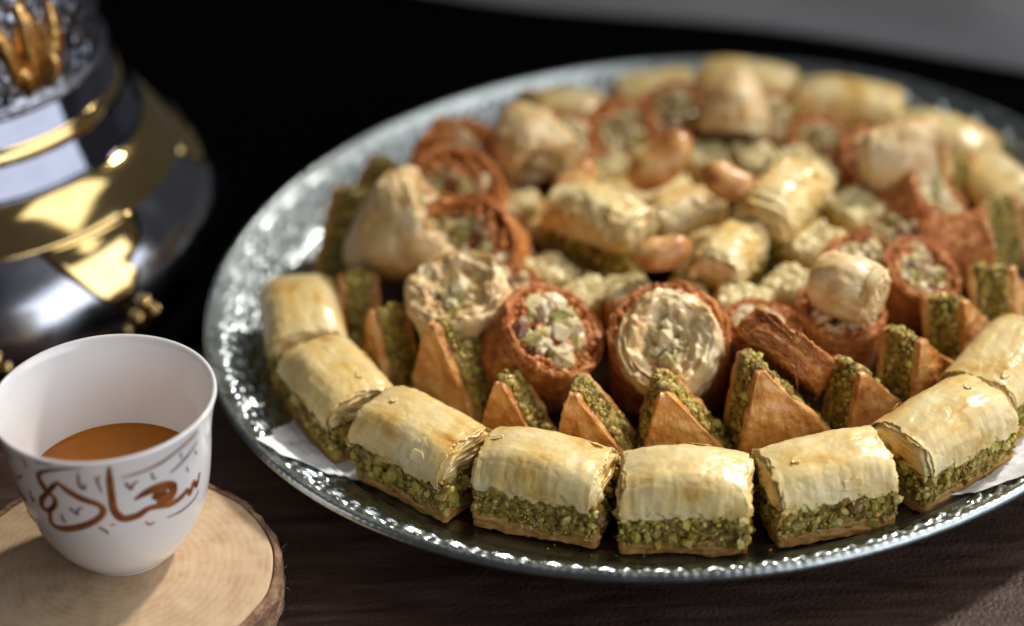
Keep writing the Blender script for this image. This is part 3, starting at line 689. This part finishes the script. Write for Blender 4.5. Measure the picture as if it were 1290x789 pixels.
# ---- inner ring: little pistachio fingers
g = 'small crumbly pistachio fingers in the inner ring'
fing = [
 (-5.95, 1.1, 10, 0, 1.0, 0, 'pistachio finger at the left end of the front chain, by the brown arched roll'),
 (-4.75, -.2, 30, 1, .98, 0, 'second pistachio finger from the left end of the front chain'),
 (-3.5, -1.6, 40, 2, .92, 0, 'third pistachio finger from the left end of the front chain'),
 (-1.85, -1.95, 10, 0, 1.0, 0, 'pistachio finger right behind the left end of the pale oval roll'),
 (-.1, -2.45, 5, 1, .95, 0, 'knobbly pistachio finger below the front cashew, behind the pale oval roll'),
 (1.65, -3.0, -15, 2, 1.05, 0, 'flat pistachio finger behind the red-brown edge-on roll'),
 (3.5, -2.3, -35, 0, 1.08, 0, 'pistachio finger left of the smooth pale roll'),
 (4.75, .0, -50, 1, 1.15, 0, 'pistachio finger behind the orange-brown roll, right of centre'),
 (6.35, 2.4, -60, 2, 1.12, 0, 'large pistachio finger in front of the brown roll at the back right'),
 (-5.7, 4.1, 0, 2, 1.05, 0, 'pistachio finger right of the hindmost brown arched roll'),
 (-3.2, 6.1, 20, 1, 1.0, 0, 'blurred pistachio finger behind the cashew with a dark dent'),
 (-.4, 7.0, 10, 2, 1.0, 0, 'blurred pistachio finger at the back, first in the far chain'),
 (-1.9, 6.9, 20, 1, .95, 0, 'blurred pistachio finger behind the large glossy cashew, left of the far chain'),
 (1.4, 7.0, 0, 0, 1.0, 0, 'blurred pistachio finger at the back, second in the far chain, below the pointed pale roll'),
 (3.1, 6.9, 15, 1, 1.0, 0, 'blurred pistachio finger at the back, third in the far chain'),
 (4.6, 6.3, 30, 2, 1.0, 0, 'blurred pistachio finger at the back, fourth in the far chain'),
 (5.9, 5.2, 45, 0, 1.0, 0, 'blurred pistachio finger left of the long pale back roll'),
]
for x, y, yaw, v, s_, dz, lab in fing:
    q = tilt(zrot(yaw), (rng.normal(), rng.normal(), 0.01), rng.normal() * 5)
    place('pistachio_finger', FIN[v], lab, 'pastry', (x, y, PF + dz), q, g, (s_,) * 3)

# ---- the heap in the middle
g = 'baklava heaped in the middle of the tray'
mid = [
 ((-2.75, 1.6, PF + 1.15), -40, 4, 1.0, (0, 0, 1), 0, 'long flaky baklava with a green cut end, left in the middle heap'),
 ((3.7, 2.1, PF + 1.1), 58, 4, 1.05, (1, 0, 0), 0, 'tall flaky baklava at the right of the middle heap'),
 ((1.55, -.75, PF + 1.0), 62, 5, .84, (1, 0, 0), 0, 'flaky baklava with a green right end, beside the front cashew'),
 ((.3, 2.6, PF + 1.0), 25, 5, .76, (0, 1, 0), 0, 'small rounded baklava between the two upper cashews'),
]
for p, yaw, v, s_, ax, dg, lab in mid:
    place('pistachio_baklava', BAK[v], lab, 'baklava', p, tilt(zrot(yaw), ax, dg), g, (s_,) * 3)
for p, yaw, v, s_, lab in [((-1.0, 4.6, PF), 10, 2, .95, 'baklava under the large glossy cashew'), ((1.0, 1.2, PF), 80, 0, .8, 'lower baklava under the middle heap, between its cashews'), ((-3.9, 3.9, PF), 60, 3, .85, 'baklava under the cashew with a dark dent')]:
    place('pistachio_baklava', BAK[v], lab, 'baklava', p, zrot(yaw), g, (s_,) * 3)
g = 'roasted cashews on the middle heap'
for p, yaw, ax, dg, v, s_, lab in [
 ((-.85, -1.25, 4.3), -78, (1, .2, 0), 38, 0, .98, 'roasted cashew with a seam, front of the middle heap'),
 ((-.35, 4.3, 4.6), -60, (1, -.3, 0), 40, 1, 1.22, 'large glossy roasted cashew at the top of the middle heap'),
 ((1.8, 2.3, 4.8), -110, (1, .3, 0), 42, 0, 1.05, 'shaded roasted cashew right of the large glossy one'),
 ((-3.7, 3.7, 4.3), -40, (1, .5, 0), 40, 1, .95, 'roasted cashew with a dark dent, left of the middle heap')]:
    o = obj('roasted_cashew', CAS[v], None, p, tilt(zrot(yaw), ax, dg), (s_,) * 3); tag(o, lab, 'cashew', g)

mb = MB()
for _ in range(300):
    a = rng.uniform(-185, -25); r_ = rng.uniform(10.2, 14.2); p = polar(a, r_, FLOOR + .05)
    chunk(mb, p, rng.choice([.03, .05, .08], p=[.5, .35, .15]))
tag(obj('pastry_crumbs', mb.mesh('pastry_crumbs', M['crumb'], False)), 'pistachio and pastry crumbs scattered on the tray floor', 'crumbs', None, 'stuff')

# ------------------------------------------------------------------ wood slice and cup
SC = np.array([-18.7, -13.1]); SZ = 1.3
sl = thing('wood_slice', 'pale round wood slice with bark edge under the coffee cup', 'coaster', (SC[0], SC[1], 0))
nn = 220; a = np.arange(nn) * 2 * np.pi / nn
ring = 5.18 + .16 * np.cos(a * 2 + 2.2) + .12 * fbm(np.stack([np.cos(a), np.sin(a), a * 0], -1), 1.6, 3, 2) + .10 * np.cos(a * 3 + .4)
prof = [(t, SZ) for t in np.linspace(.01, .93, 16)] + [(.945, SZ - .01), (.95, SZ - .04), (.95, .05), (.5, .03), (.01, .03)]
V, F = lathe(prof, nn); k = np.hypot(V[:, 0], V[:, 1]); aa = np.arange(len(V)) % nn
V[:, 0] *= ring[aa]; V[:, 1] *= ring[aa]
V[:, 2] += (V[:, 2] > 1.2) * .018 * fbm(V, 1.4, 3, 3)
obj('sawn_wood', mesh('sawn_wood', V, F, M['wood']), sl)
prof = [(.952, .06), (.952, SZ + .02), (.965, SZ + .05), (.985, SZ + .02), (.998, SZ - .1)] + [(1.0, z) for z in np.linspace(SZ - .2, .15, 12)] + [(.985, .04), (.952, .02)]
V, F = lathe(prof, nn); aa = np.arange(len(V)) % nn
th = a[aa]; rel = .010 * fbm(np.stack([np.cos(th) * 5, np.sin(th) * 5, V[:, 2] * 1.2], -1), 1.6, 4, 5) * (np.hypot(V[:, 0], V[:, 1]) > .97)
V[:, 0] *= ring[aa] * (1 + rel * 1.6); V[:, 1] *= ring[aa] * (1 + rel * 1.6); V[:, 2] += .03 * fbm(np.stack([np.cos(th) * 5, np.sin(th) * 5, 0 * th], -1), 1.5, 3, 6) * (V[:, 2] > 1)
obj('bark', mesh('bark', V, [f[::-1] for f in F], M['bark']), sl)
mb = MB()
for i in range(16):
    an = rng.uniform(-60, 60); rr_ = 5.1 + .05 * rng.normal(); z = rng.uniform(.3, 1.25)
    p0 = np.array([rr_ * math.cos(R(an)), rr_ * math.sin(R(an)), z]); d = np.array([math.cos(R(an + rng.normal() * 30)), math.sin(R(an + rng.normal() * 30)), rng.uniform(-.2, .8)])
    l = rng.uniform(.1, .38); tube(mb, [p0 - d * .1, p0 + d * l * .5, p0 + d * l + rng.normal(size=3) * .06], np.array([.02, .016, .006]), 4)
tag(obj('bark_fibres', mb.mesh('bark_fibres', M['bark']), sl), kind='stuff')

CX, CY = -18.4, -12.0
cup = thing('coffee_cup', 'small white handleless coffee cup with gold-brown calligraphy on the wood slice', 'cup', (CX, CY, SZ))
OUT = [(1.5, .02), (1.62, .2), (1.9, .45), (2.3, 1.0), (2.62, 1.7), (2.85, 2.5), (3.0, 3.4), (3.1, 4.3), (3.22, 5.0), (3.36, 5.55)]
prof = [(.02, .12), (1.3, .12), (1.38, .02)] + list(map(tuple, resample(OUT, 5))) + [(3.41, 5.66), (3.40, 5.73), (3.34, 5.75), (3.27, 5.70)] + \
       list(map(tuple, resample([(3.2, 5.5), (3.05, 4.9), (2.93, 4.2), (2.78, 3.3), (2.58, 2.45), (2.34, 1.7), (2.1, 1.1), (1.6, .6), (.8, .42), (.02, .4)], 5)))
V, F = lathe(prof, 160); obj('porcelain_body', mesh('porcelain_body', V, F, M['porcelain']), cup)
_oz = np.array([p[1] for p in resample(OUT, 5)]); _or = np.array([p[0] for p in resample(OUT, 5)])
STROKES = [('m', [(-95.3, 6.85, .03), (-106.0, 6.75, .054), (-117.4, 6.47, .084), (-122.2, 6.21, .097), (-122.3, 5.9, .133), (-120.2, 5.54, .121)]),
 ('m', [(-119.4, 5.56, .097), (-125.8, 5.15, .121), (-127.2, 4.8, .121), (-123.1, 4.77, .109), (-117.9, 5.03, .109), (-115.8, 5.36, .097), (-118.5, 5.59, .084), (-114.9, 5.87, .109), (-110.5, 6.15, .048)]),
 ('m', [(-110.9, 6.13, .06), (-106.3, 5.83, .145), (-99.4, 5.54, .145), (-91.4, 5.33, .121), (-88.5, 5.09, .121), (-91.1, 4.79, .133), (-99.0, 4.49, .145), (-111.9, 4.19, .157), (-120.8, 4.11, .133), (-124.1, 4.28, .109), (-122.0, 4.76, .097)]),
 ('m', [(-81.3, 6.85, .048), (-82.1, 6.3, .121), (-82.7, 5.55, .133), (-82.5, 5.0, .145), (-78.6, 4.64, .169), (-70.5, 4.63, .157), (-63.1, 4.78, .133), (-55.9, 4.69, .121), (-49.2, 4.58, .133), (-41.7, 4.61, .133), (-36.4, 4.74, .097)]),
 ('m', [(-70.9, 5.27, .048), (-64.1, 5.42, .157), (-55.5, 5.45, .205), (-47.7, 5.25, .181), (-48.0, 4.96, .205), (-52.1, 4.81, .241), (-58.2, 4.77, .181)]),
 ('m', [(-60.2, 5.24, .16), (-55.4, 5.11, .25), (-51.4, 5.16, .18)]),
 ('m', [(-36.7, 4.76, .072), (-34.1, 4.49, .109), (-30.7, 4.84, .072), (-27.8, 4.55, .097), (-24.1, 4.95, .048)]),
 ('t', [(-52.3, 4.11, .024), (-40.0, 4.05, .048), (-28.6, 4.14, .042), (-25.5, 4.34, .018)]),
 ('g', [(-76.5, 6.26, .024), (-65.8, 6.3, .048), (-54.3, 6.37, .06), (-44.2, 6.51, .06), (-32.3, 6.64, .048), (-27.3, 6.66, .024)]),
 ('t', [(-48.3, 5.78, .036), (-37.8, 5.97, .06), (-26.9, 6.25, .024)]), ('t', [(-97.6, 6.63, .03), (-98.5, 6.14, .054), (-96.6, 5.94, .06), (-95.3, 6.15, .03)]),
 ('g', [(-89.2, 6.45, .024), (-88.3, 6.08, .042), (-87.5, 5.74, .018)]), ('g', [(-86.4, 6.47, .03), (-89.5, 6.25, .03)]),
 ('t', [(-74.4, 6.04, .048), (-72.1, 5.73, .06), (-70.3, 5.9, .048), (-67.3, 5.97, .024)]), ('t', [(-60.1, 6.16, .024), (-59.1, 5.89, .048), (-57.7, 5.83, .048)]),
 ('t', [(-114.2, 4.78, .03), (-113.9, 4.5, .054), (-112.4, 4.49, .048)]), ('t', [(-107.7, 5.12, .042), (-104.0, 4.88, .054), (-102.9, 5.08, .042), (-99.7, 5.18, .024)]),
 ('t', [(-93.1, 4.37, .042), (-89.0, 4.17, .054), (-88.8, 4.06, .024)]), ('g', [(-86.4, 4.44, .03), (-83.4, 4.44, .03)]), ('g', [(-66.2, 4.29, .03), (-63.7, 4.12, .048), (-60.6, 4.16, .024)]),
 ('t', [(-41.6, 6.35, .036), (-40.3, 6.06, .024)]), ('t', [(-36.4, 5.6, .036), (-35.2, 5.37, .024)]), ('t', [(-29.0, 5.95, .036), (-27.2, 5.76, .024)]),
 ('r', [(-160.0, 4.62, .09), (-152.5, 4.55, .13), (-144.5, 4.6, .072)]), ('t', [(-150.6, 5.53, .03), (-145.6, 5.44, .048), (-138.7, 5.82, .03)]),
 ('t', [(-130.3, 6.82, .024), (-129.1, 6.6, .048), (-130.1, 6.32, .018)]), ('t', [(-135.4, 5.26, .024), (-135.7, 4.87, .048), (-132.6, 5.0, .036)]),
 ('t', [(-150.9, 4.06, .03), (-152.2, 3.73, .042), (-140.5, 3.88, .024)]), ('t', [(-160, 6.28, .06), (-151, 6.27, .07), (-143.7, 6.26, .036)]),
 ('t', [(-120.7, 6.83, .03), (-115.4, 6.86, .05), (-110.6, 6.83, .03)])]
inkm = {'m': (MB(), 'print_gold', 'gold_lettering'), 'g': (MB(), 'print_gold', 'fine_gold_flourishes'), 't': (MB(), 'print_dark', 'dark_accent_marks'), 'r': (MB(), 'print_red', 'red_mark')}
for kd, pts in STROKES:
    P = resample(pts, 8); zz = P[:, 1] - SZ
    rad = np.interp(zz, _oz, _or); arc = np.stack([np.radians(P[:, 0]) * 3.05, zz], -1)
    T = np.gradient(arc, axis=0); T /= np.linalg.norm(T, axis=1)[:, None] + 1e-9; Nv = np.stack([-T[:, 1], T[:, 0]], -1)
    wd = P[:, 2:3] * .82; m_ = len(P); rows = []
    for sgn in (-1, -.4, .4, 1):
        q = arc + Nv * wd * sgn; z_ = np.clip(q[:, 1], .1, 5.58); ra = np.interp(z_, _oz, _or) + .012 + .006 * (1 - abs(sgn))
        rows.append(np.stack([ra * np.cos(q[:, 0] / 3.05), ra * np.sin(q[:, 0] / 3.05), z_], -1))
    Vs = np.stack(rows, 1)
    inn = Vs - .012 * np.stack([np.cos(arc[:, 0] / 3.05), np.sin(arc[:, 0] / 3.05), 0 * arc[:, 0]], -1)[:, None]
    mb_ = inkm[kd][0]; sheet(mb_, Vs, np.ones((m_ - 1, 3), bool), inn - Vs)
for kd, (mb_, mt, nm) in inkm.items(): obj(nm, mb_.mesh(nm, M[mt]), cup)
V, F = lathe([(.02, .5), (1.2, .6), (2.0, 1.1), (2.36, 1.7), (2.53, 2.2), (2.62, 2.55), (2.68, 2.84), (2.66, 2.83), (2.58, 2.785), (2.46, 2.77), (1.5, 2.77), (.02, 2.77)], 120)
o = obj('coffee', mesh('coffee', V, F, M['coffee']), None, (CX, CY, SZ)); tag(o, 'amber coffee filling the white cup a little over half', 'coffee')

# ------------------------------------------------------------------ coffee pot
PX, PY = -26.0, 8.0
pot = thing('coffee_pot', 'polished silver and gold Arabic coffee pot cut off at the left edge', 'coffee pot', (PX, PY, 0))
def pot_lathe(name, pts, mat, k=6, n_=160, flute=0.0, nfl=10, raw=False):
    pr = np.array(pts, float) if raw else resample(pts, k); V, F = lathe(pr, n_)
    if flute:
        th = np.arctan2(V[:, 1], V[:, 0]); zz = V[:, 2]
        kk = 1 + flute * (np.abs(np.cos(th * nfl / 2)) - .6) * np.clip((zz - .6) / .8, 0, 1) * np.clip((4.2 - zz) / 1.2, 0, 1)
        V[:, 0] *= kk; V[:, 1] *= kk
    return obj(name, mesh(name, V, F, M[mat]), pot)
pot_lathe('base_ring', [(.02, .02), (7.9, .02), (8.4, .05), (8.65, .2), (8.7, .4), (8.6, .55), (8.4, .6)], 'pot_silver')
pot_lathe('belly', [(8.4, .58), (9.0, .72), (9.4, 1.1), (9.45, 1.7), (9.2, 2.6), (8.7, 3.5), (7.95, 4.4)], 'pot_belly', 10, 240, .012, 10)
pot_lathe('gold_shoulder', [(7.94, 4.38), (8.0, 4.44), (7.95, 4.55), (7.6, 5.0), (7.2, 5.45), (6.85, 5.75), (6.72, 5.8)], 'pot_gold', 8)
pot_lathe('shoulder_rim', [(6.72, 5.78), (6.80, 5.86), (6.78, 5.97), (6.68, 6.02)], 'pot_silver', 5)
pot_lathe('mirror_collar', [(6.66, 6.0), (6.20, 7.05)], 'pot_silver', raw=True, n_=200)
pot_lathe('gold_band', [(6.22, 7.03), (6.24, 7.06), (6.02, 7.62), (5.98, 7.63)], 'pot_gold', raw=True, n_=200)
pot_lathe('upper_collar', [(6.0, 7.62), (5.72, 8.5)], 'pot_silver', raw=True, n_=200)
nk = resample([(5.72, 8.48), (5.82, 8.6), (5.80, 8.75), (5.62, 8.9), (5.5, 10.2), (5.35, 12.0), (5.25, 13.5), (5.4, 14.6), (5.7, 15.4), (5.75, 15.8)], 12)
V, F = lathe(nk, 260); th = np.arctan2(V[:, 1], V[:, 0])
rel = np.clip((V[:, 2] - 8.9) / .4, 0, 1) * np.clip((15 - V[:, 2]) / .5, 0, 1)
q = .09 * np.tanh(3 * fbm(np.stack([np.cos(th) * 5.5, np.sin(th) * 5.5, V[:, 2]], -1), .9, 2, 9)) + .05 * np.cos(th * 30 + V[:, 2] * 3) * np.cos(V[:, 2] * 4)
kk = 1 + rel * q / 5.5; V[:, 0] *= kk; V[:, 1] *= kk
obj('relief_neck', mesh('relief_neck', V, F, M['pot_relief']), pot)
pot_lathe('lid', [(5.75, 15.78), (5.9, 15.9), (5.7, 16.15), (5.0, 17.0), (3.4, 18.6), (1.8, 19.6), (.8, 20.2), (.6, 20.8), (.8, 21.4), (.5, 22.0), (.02, 22.4)], 'pot_gold', 5, 120)
def on_pot(az, z, d=0.0):
    zt = [.58, .8, 1.2, 2.0, 2.8, 3.5, 4.3, 5.0, 5.8, 6.0, 7.05, 7.62, 8.5, 8.9, 10.2, 12.0, 13.5]; rt = [8.4, 9.1, 9.42, 9.4, 9.12, 8.7, 8.05, 7.65, 6.72, 6.66, 6.2, 6.0, 5.72, 5.62, 5.5, 5.35, 5.25]
    r_ = np.interp(z, zt, rt) + d
    return np.array([r_ * math.cos(R(az)), r_ * math.sin(R(az)), z])
# gold leaf sprays on the neck
def leaf_mesh(az0, z0, az1, z1, wd, h):
    n_, k = 22, 9; V = np.zeros((n_, k, 3))
    for i, t in enumerate(np.linspace(0, 1, n_)):
        ww = wd * math.sin(math.pi * min(1, t * .96 + .02)) ** .75; az = az0 + (az1 - az0) * t + 3 * math.sin(t * 3.1); z = z0 + (z1 - z0) * t
        for j, s_ in enumerate(np.linspace(-1, 1, k)):
            V[i, j] = on_pot(az + s_ * ww / 5.5 * 57.3, z, .03 + h * (1 - s_ * s_) * math.sin(math.pi * t) ** .5 - .05 * (abs(s_) < .1))
    mb = MB(); c = V.copy(); c[..., :2] *= .985
    sheet(mb, V, np.ones((n_ - 1, k - 1), bool), c - V)
    return mb.mesh('gold_leaf', M['gold_relief'])
for c0 in (-46, -136, 44):
    for (d0, z0, d1, z1, wd, h) in [(0, 9.1, -2, 12.6, .62, .34), (-7, 9.3, -15, 12.2, .42, .28), (7, 9.3, 13, 12.0, .45, .28), (-4, 9.0, -9, 10.5, .34, .3), (5, 9.0, 8, 10.4, .34, .3), (0, 12.2, 4, 14.5, .5, .3)]:
        obj('gold_leaf', leaf_mesh(c0 + d0, z0, c0 + d1, z1, wd, h), pot)
for c0 in range(-168, 192, 60):                     # gold tongues hanging from the shoulder over the belly
    n_, k = 20, 9; Vp = np.zeros((n_, k, 3))
    for i_, t in enumerate(np.linspace(0, 1, n_)):
        ww = 15 * (1 - t) ** .8 + .3; z = 4.45 - 2.5 * t
        for j_, s_ in enumerate(np.linspace(-1, 1, k)): Vp[i_, j_] = on_pot(c0 + s_ * ww, z, .05 + .10 * (1 - s_ * s_) * (1 - t) + .04 * math.sin(t * 9))
    mb = MB(); c_ = Vp.copy(); c_[..., :2] *= .988; sheet(mb, Vp, np.ones((n_ - 1, k - 1), bool), c_ - Vp)
    obj('gold_tongue', mb.mesh('gold_tongue', M['pot_gold']), pot)
V, F = lathe(resample([(.01, -1), (.4, -.92), (.75, -.66), (.97, -.25), (1, 0), (.97, .25), (.75, .66), (.4, .92), (.01, 1)], 2), 18)
berry_me = mesh('gold_berry', V * .27, F, M['pot_gold']); pearl_me = mesh('silver_bead', V * .2, F, M['pot_silver'])
for az, z in [(-43, 1.75), (-41, 1.25), (-45.5, 1.3), (-43.5, .85), (-39.5, .8), (-47.5, .8), (-78, 1.55), (-80, 1.05), (-76, 1.0), (-82, .6), (-78, .55), (-74, .6)]:
    obj('gold_berry', berry_me, pot, on_pot(az, z, .14))
for az, z in [(-62, 9.3), (-65, 9.9), (-60, 10.2), (-68, 9.4), (-58, 9.2), (-66, 10.8), (-62, 11.4), (-28, 9.4), (-25, 10.2), (-30, 10.8), (-22, 9.6)]:
    obj('silver_bead', pearl_me, pot, on_pot(az, z, .1))
for az0, z0, az1, z1 in [(-68, 9.0, -60, 12.5), (-60, 9.0, -66, 11.6), (-31, 9.1, -24, 12.4), (-24, 9.0, -30, 11.5), (-18, 9.2, -22, 12.0)]:
    mb = MB(); tt = np.linspace(0, 1, 24)
    tube(mb, [on_pot(az0 + (az1 - az0) * t + 4 * math.sin(t * 6), z0 + (z1 - z0) * t, .08) for t in tt], .09 * np.sin(np.pi * (tt * .9 + .08)) + .03, 7)
    obj('silver_scroll', mb.mesh('silver_scroll', M['pot_silver']), pot)

# ------------------------------------------------------------------ black sheet added to darken the background, under the pot and behind the tray
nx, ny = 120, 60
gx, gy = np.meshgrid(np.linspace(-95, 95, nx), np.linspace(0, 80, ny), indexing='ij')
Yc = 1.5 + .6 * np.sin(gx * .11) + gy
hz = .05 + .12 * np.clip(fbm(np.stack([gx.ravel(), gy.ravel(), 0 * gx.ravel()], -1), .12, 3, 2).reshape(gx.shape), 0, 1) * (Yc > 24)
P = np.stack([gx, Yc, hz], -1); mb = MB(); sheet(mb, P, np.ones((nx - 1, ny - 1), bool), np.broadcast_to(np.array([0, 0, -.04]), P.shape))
o = obj('added_dark_sheet', mb.mesh('added_dark_sheet', M['added_dark_sheet'])); tag(o, 'added matt black sheet darkening the background under the coffee pot and behind the tray', 'cloth')

# ------------------------------------------------------------------ grey cloth behind
nx, ny = 110, 60
gx, gy = np.meshgrid(np.linspace(-20, 62, nx), np.linspace(0, 40, ny), indexing='ij')
edge = 24.6 - gx * .42 + .5 * np.sin(gx * .25)
Yc = edge + gy
g3 = np.stack([gx.ravel(), gy.ravel(), 0 * gx.ravel()], -1)
hz = .6 + 3.0 * (1 - np.exp(-gy / 6.0)) * np.clip((gx + 20) / 40, .04, 1) + (1.1 * fbm(g3, .09, 3, 4).reshape(gx.shape) + .5 * np.sin(gx * .5 + gy * .35)) * np.clip(gy / 4, 0, 1)
P = np.stack([gx, Yc, np.maximum(hz, .2)], -1)
mb = MB(); sheet(mb, P, np.ones((nx - 1, ny - 1), bool), np.broadcast_to(np.array([0, 0, -.18]), P.shape))
o = obj('grey_cloth', mb.mesh('grey_cloth', M['cloth'])); tag(o, 'out-of-focus grey cloth lying folded behind the tray', 'cloth')
